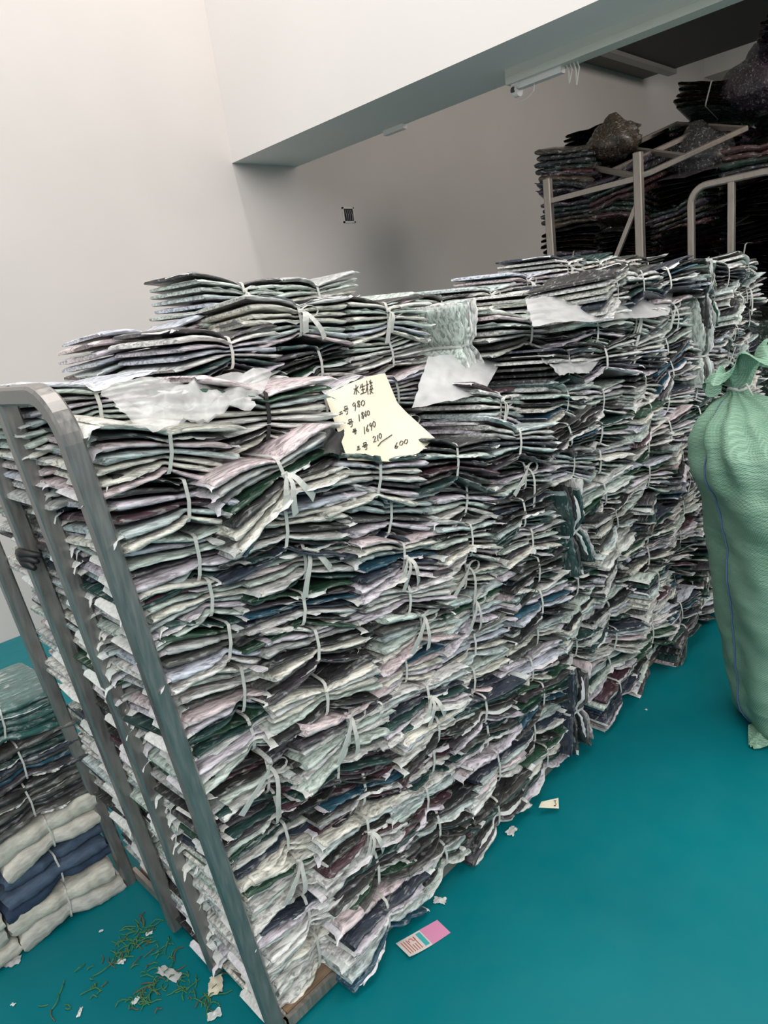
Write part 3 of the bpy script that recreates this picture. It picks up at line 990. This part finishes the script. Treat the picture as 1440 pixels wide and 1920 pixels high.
mb = MB()
NU = 20
mb.grid([[paper_pt(i / NU, j / NU) for j in range(NU + 1)] for i in range(NU + 1)])
mb.grid([[paper_pt(i / NU, j / NU, -0.0006) for j in range(NU, -1, -1)] for i in range(NU + 1)])
paper = mb.build('paper_note', M_PAPER, None, True)
tag(paper, 'cream paper sheet with handwritten black numbers propped on the near cart', 'paper')
GL = {'0': [[(.5, 0), (.1, .3), (.1, .75), (.5, 1), (.9, .7), (.9, .25), (.5, 0)]], '1': [[(.5, 0), (.45, 1)]],
      '2': [[(.1, .25), (.4, 0), (.85, .2), (.6, .6), (.1, 1), (.9, .95)]], '3': [[(.1, .1), (.8, .1), (.4, .45), (.85, .7), (.5, 1), (.1, .9)]],
      '6': [[(.75, 0), (.25, .45), (.15, .8), (.5, 1), (.85, .75), (.5, .55), (.2, .75)]],
      '8': [[(.8, .1), (.4, 0), (.2, .25), (.75, .65), (.6, 1), (.2, .9), (.3, .6), (.8, .1)]],
      '9': [[(.85, .2), (.5, 0), (.15, .25), (.4, .5), (.8, .25), (.8, .6), (.6, 1.1)]],
      'hao': [[(.25, 0), (.8, 0), (.8, .28), (.25, .28), (.25, 0)], [(0, .42), (1, .42)], [(.35, .42), (.3, .62), (.85, .62), (.75, .95), (.5, 1)]],
      'shui': [[(.5, 0), (.5, 1), (.35, .9)], [(.05, .35), (.4, .35), (.05, .9)], [(.9, .2), (.55, .5), (1, .95)]],
      'sheng': [[(.3, .05), (.05, .4)], [(.15, .3), (.9, .28)], [(.5, 0), (.5, .95)], [(.2, .6), (.85, .58)], [(0, .97), (1, .93)]],
      'lou': [[(.2, 0), (.2, 1)], [(0, .3), (.42, .27)], [(.2, .35), (0, .75)], [(.55, .25), (1, .2)], [(.75, 0), (.75, .48)], [(.55, .05), (.65, .2)], [(.55, .48), (.95, .42)],
              [(.7, .5), (.5, .8), (.95, 1)], [(.9, .55), (.7, .85), (.45, 1)], [(.45, .7), (1, .66)]],
      'er': [[(.15, .3), (.85, .25)], [(0, .8), (1, .75)]], 'san': [[(.2, .1), (.8, .05)], [(.25, .5), (.75, .45)], [(0, .95), (1, .9)]]}
TEXT = [('shui', 525, 232, 45, 80), ('sheng', 578, 222, 50, 85), ('lou', 628, 190, 62, 120),
        ('er', 425, 435, 28, 30), ('hao', 455, 402, 38, 66), ('9', 520, 378, 36, 62), ('8', 558, 365, 32, 52), ('0', 592, 362, 34, 46),
        ('hao', 492, 512, 42, 60), ('1', 574, 475, 16, 54), ('8', 596, 458, 26, 52), ('6', 622, 450, 22, 46), ('0', 644, 446, 24, 40),
        ('hao', 532, 590, 34, 38), ('1', 618, 574, 16, 56), ('6', 638, 560, 26, 54), ('9', 664, 546, 26, 54), ('0', 692, 532, 26, 46),
        ('san', 568, 722, 28, 26), ('hao', 610, 698, 44, 52), ('2', 694, 648, 30, 44), ('1', 730, 640, 14, 44), ('0', 746, 626, 24, 40),
        ('6', 856, 722, 28, 38), ('0', 888, 716, 26, 32), ('0', 918, 714, 26, 32)]
eu, ev = Vector((112, -42)), Vector((42, 120))
det = eu.x * ev.y - eu.y * ev.x


def crop_uv(cx, cy):
    px, py = 540 + cx / 4.5, 680 + cy / 4.5
    c0, c1, c2, c3 = Vector((610, 742)), Vector((722, 700)), Vector((652, 862)), Vector((792, 868))
    u = v = 0.5
    for _ in range(12):
        q = (c0 * (1 - u) + c1 * u) * (1 - v) + (c2 * (1 - u) + c3 * u) * v
        a_ = (c1 - c0) * (1 - v) + (c3 - c2) * v
        b_ = (c2 - c0) * (1 - u) + (c3 - c1) * u
        e = Vector((px, py)) - q
        dt = a_.x * b_.y - a_.y * b_.x
        u += (e.x * b_.y - e.y * b_.x) / dt
        v += (a_.x * e.y - a_.y * e.x) / dt
    return u, v


mb = MB()


def stroke(pts, w=0.0021):
    P_ = [paper_pt(*crop_uv(x, y), 0.0014) for x, y in pts]
    mb.sweep(P_, w, 0.0006, [NP.cross((P_[min(i + 1, len(P_) - 1)] - P_[max(i - 1, 0)]).normalized()) for i in range(len(P_))])


for g, x, y, w, h in TEXT:
    for s_ in GL[g]:
        stroke([(x + a_ * w + b_ * h * 0.12, y + b_ * h - a_ * w * 0.3 + 0.1 * w) for a_, b_ in s_])
stroke([(740, 722), (770, 690), (842, 652)])
o = mb.build('handwriting', M_INK, paper)
o['label'] = 'black handwritten characters and numbers'

# black cloth corner poking out beside the paper
a = MB()
G = []
for i in range(10):
    u = i / 9
    row = []
    for j in range(10):
        v = j / 9
        p = ray_y(607 + 34 * u, 806 + 46 * v, 1.135 - 0.02 * v)
        row.append(p + Vector((0.004 * math.sin(v * 9), -0.012 * math.sin(math.pi * u) - 0.006 * math.sin(u * 8 + v * 4), 0.004 * math.sin(u * 7))))
    G.append(row)
a.grid(G)
o = a.build('black_cloth', M_BLACKSTRAP, None, True)
tag(o, 'black cloth corner poking out beside the handwritten paper', 'cloth')

# ------------------------------------------------------------------ wall socket, fixtures
so = empty('wall_socket', (4.315, WY, 2.415))
tag(so, 'open black socket box without cover set in the white wall', 'socket')
a = MB()
for (x0, x1, z0, z1) in ((4.25, 4.262, 2.355, 2.475), (4.368, 4.38, 2.355, 2.475), (4.25, 4.38, 2.463, 2.475), (4.25, 4.38, 2.355, 2.367)): a.box(x0, x1, WY - 0.012, WY, z0, z1)
cpart(a, 'socket_rim', M_BEAM, so)
a = MB(); a.box(4.262, 4.368, WY - 0.004, WY, 2.367, 2.463); cpart(a, 'socket_box', M_BLACKSTRAP, so)
a = MB()
for k in range(4): a.tube([(4.285 + 0.02 * k, WY - 0.004, 2.455), (4.28 + 0.022 * k, WY - 0.018, 2.41), (4.29 + 0.02 * k, WY - 0.006, 2.372)], 0.003, 6)
cpart(a, 'wire', mat('grey_wire', (0.3, 0.3, 0.3), 0.5)[0], so)

M_FIX = mat('fixture_enamel', (0.62, 0.60, 0.55), 0.5)[0]
lamp = empty('ceiling_tube_fixture', (3.64, 1.6, ZB))
tag(lamp, 'unlit batten light fixture with bare end socket under the hanging wall', 'light')
a = MB(); a.box(3.60, 3.70, -1.6, 2.40, ZB - 0.075, ZB); a.box(3.596, 3.60, -1.6, 2.40, ZB - 0.04, ZB - 0.034); cpart(a, 'trunking', M_FIX, lamp)
a = MB(); a.tube([(3.645, 2.375, ZB - 0.105), (3.645, 2.345, ZB - 0.105)], 0.034, 18); a.box(3.62, 3.67, 2.335, 2.38, ZB - 0.10, ZB - 0.07); cpart(a, 'end_socket', M_BEAM, lamp)
a = MB(); a.tube([(3.63, 2.3765, ZB - 0.105), (3.608, 2.36, ZB - 0.105)], 0.014, 12); cpart(a, 'socket_hole', M_BLACKSTRAP, lamp)
a = MB(); a.box(3.625, 3.668, 2.08, 2.34, ZB - 0.105, ZB - 0.074); cpart(a, 'batten', M_BEAM, lamp)
a = MB()
for k in range(4):
    y = 2.06 - 0.02 * k
    a.tube([(3.65, y, ZB - 0.075), (3.64, y - 0.015, ZB - 0.11), (3.65, y - 0.01 + 0.02 * (k % 2), ZB - 0.15 - 0.01 * k)], 0.0035, 6)
a.tube([(3.645, 2.25, ZB - 0.10), (3.64, 2.255, ZB - 0.14), (3.64, 2.30, ZB - 0.165), (3.64, 2.37, ZB - 0.168)], 0.0028, 6)
cpart(a, 'loose_wire', M_FIX, lamp)
a = MB(); a.box(3.80, 3.84, 3.34, 3.52, ZB - 0.03, ZB)
o = a.build('cable_clip', M_BEAM); tag(o, 'short white cable duct piece under the hanging wall edge', 'duct')

# ------------------------------------------------------------------ floor litter
tagp = empty('garment_tag', (0.97, 1.086, 0.002))
tag(tagp, 'pink and white printed garment label lying on teal floor', 'label')
M_TAGW = mat('tag_white', (0.66, 0.62, 0.58), 0.6)[0]; M_TAGP = mat('tag_pink', (0.66, 0.26, 0.42), 0.6)[0]
M_TEAL = mat('tag_teal', (0.05, 0.38, 0.40), 0.6)[0]; M_RED = mat('tag_red', (0.55, 0.10, 0.06), 0.6)[0]


def floor_pt(px, py, z=0.0):
    d = fw + rt2 * ((px - 720) / F_PX) - up2 * ((py - 960) / F_PX)
    return CAM + d * ((z - CAM.z) / d.z)


t0, t1, t2, t3 = floor_pt(769, 1802), floor_pt(742, 1770), floor_pt(820, 1726), floor_pt(845, 1750)


def tag_pt(u, v, h=0.0):
    p = (t0 * (1 - u) + t3 * u) * (1 - v) + (t1 * (1 - u) + t2 * u) * v
    return p + Vector((0, 0, 0.002 + h + 0.012 * (1 - u) ** 3 * (1 - v)))


def tag_part(name, u0, u1, v0, v1, m_, h):
    a = MB(); a.grid([[tag_pt(u0 + (u1 - u0) * i / 8, v0 + (v1 - v0) * j / 6, h) for j in range(7)] for i in range(9)])
    return cpart(a, name, m_, tagp)


tag_part('card', 0, 1, 0, 1, M_TAGW, 0.0)
tag_part('pink_field', 0.56, 1.0, 0.0, 1.0, M_TAGP, 0.0006)
tag_part('teal_band', 0.43, 0.53, 0.12, 0.9, M_TEAL, 0.0006)
a = MB()
for k in range(6):
    u = 0.08 + 0.055 * k
    a.sweep([tag_pt(u, 0.12, 0.001), tag_pt(u, 0.5, 0.001)] if k in (3, 4) else [tag_pt(u, 0.12, 0.001), tag_pt(u, 0.85, 0.001)], 0.0018, 0.0004, (1, 0, 0))
S5 = [(.9, 0), (.1, 0), (.1, .45), (.7, .4), (.9, .7), (.6, 1), (.1, .95)]
a.sweep([tag_pt(0.36 - 0.14 * q, 0.62 + 0.22 * p, 0.0012) for p, q in S5], 0.003, 0.0005, (0, 0, 1))
o = cpart(a, 'red_print', M_RED, tagp); o['label'] = 'red printed lines and number'

sm = empty('paper_label', floor_pt(1025, 1506, 0.02))
tag(sm, 'small cream size label sticking out under the bottom bales', 'label')
c_ = [floor_pt(1010, 1514, 0.03), floor_pt(1048, 1516, 0.02), floor_pt(1047, 1496, 0.03), floor_pt(1015, 1503, 0.045)]
a = MB(); a.grid([[(c_[0] * (1 - u) + c_[1] * u) * (1 - v) + (c_[3] * (1 - u) + c_[2] * u) * v for v in (0, .5, 1)] for u in (0, .33, .66, 1)])
cpart(a, 'card', M_PAPER, sm)
a = MB()
a.sweep([(c_[0] * (1 - u) + c_[1] * u) * (1 - v) + (c_[3] * (1 - u) + c_[2] * u) * v + Vector((-0.001, -0.001, 0.001)) for u, v in [(.72 + .18 * p, .85 - .6 * q) for p, q in GL['3'][0]]], 0.003, 0.0005, (0, 0, 1))
cpart(a, 'printed_digit', M_INK, sm)

M_TWIG = mat('green_raffia', (0.05, 0.17, 0.06), 0.6)[0]
M_TWIG2 = mat('brown_raffia', (0.12, 0.085, 0.04), 0.7)[0]
a = MB()
rt_ = random.Random(5)
for (px, py, n_, sp) in ((250, 1770, 26, 38), (270, 1740, 14, 26), (225, 1790, 16, 24), (300, 1845, 26, 42), (350, 1850, 18, 26), (255, 1880, 16, 26), (185, 1850, 8, 30), (300, 1790, 12, 40), (395, 1875, 12, 20), (120, 1895, 6, 30), (420, 1750, 4, 60), (170, 1815, 4, 30)):
    for k in range(n_):
        p = floor_pt(px + rt_.gauss(0, sp * .5), py + rt_.gauss(0, sp * .4))
        ang = rt_.uniform(0, 6.28); L = rt_.uniform(0.012, 0.05); cv = rt_.uniform(-1.2, 1.2)
        pts = []
        for q in range(5):
            f = q / 4
            pts.append((p.x + math.cos(ang + cv * f) * L * f, p.y + math.sin(ang + cv * f) * L * f, 0.002 + 0.008 * math.sin(f * 3) * rt_.random()))
        a.tube(pts, 0.0015, 5, 1 if rt_.random() < 0.25 else 0)
o = a.build('raffia_scraps', [M_TWIG, M_TWIG2])
tag(o, 'cut green raffia strands scattered on the floor before the end frame', 'string', None, 'stuff')
scr = [(318, 1828, 0.075, 'long crinkled clear plastic strip among the green strands'), (405, 1850, 0.055, 'cream paper scrap under the foot of the end frame'),
       (402, 1905, 0.035, 'small white paper piece at the floor in front of the near post'), (22, 1805, 0.05, 'frayed white plastic scrap beside the bottom white bale'),
       (280, 1752, 0.018, 'tiny white torn bit above the green strands'), (228, 1805, 0.022, 'white torn bit lying in the green strands'),
       (255, 1878, 0.022, 'pale torn bit beside the lower green strands'), (150, 1900, 0.025, 'thin white sliver on the open teal floor'), (25, 1885, 0.012, 'white fleck on the teal floor by the frame corner'),
       (190, 1747, 0.012, 'white fleck lying alone on the teal floor'), (825, 1690, 0.035, 'white paper shred at the foot of the front bales'), (960, 1560, 0.04, 'pale plastic shred sticking out at the front foot of the pile'),
       (1212, 1332, 0.010, 'white fleck on the floor near the far bales')]
for k, (px, py, sz, lb) in enumerate(scr):
    p = floor_pt(px, py)
    ang = rt_.uniform(0, 3)
    d = Vector((math.cos(ang), math.sin(ang), 0)); e = Vector((-d.y, d.x, 0)) * (0.35 if k in (0, 7) else 0.65)
    if k == 0: d = Vector((0.3, -0.95, 0)).normalized(); e = Vector((0.95, 0.3, 0)) * 0.35
    a = MB()
    a.grid([[p + d * sz * (u - .5) * (1 + 0.3 * nz(v * 4, k, 1)) + e * sz * (v - .5) * (1 + .5 * nz(u * 4, k, 3)) + Vector((0, 0, 0.003 + 0.22 * sz * abs(nz(u * 3 + k, v * 3, k * 1.7)))) for v in [i / 6 for i in range(7)]] for u in [i / 9 for i in range(10)]])
    o = a.build('plastic_scrap' if k in (0, 3, 11) else 'paper_scrap', M_PAPER if k == 1 else M_FILM2 if k in (0, 3) else M_PLAST, None, True)
    tag(o, lb, 'scrap')
for p in PROTO + TAILED + DARKER:
    if p.name not in USED:
        pass
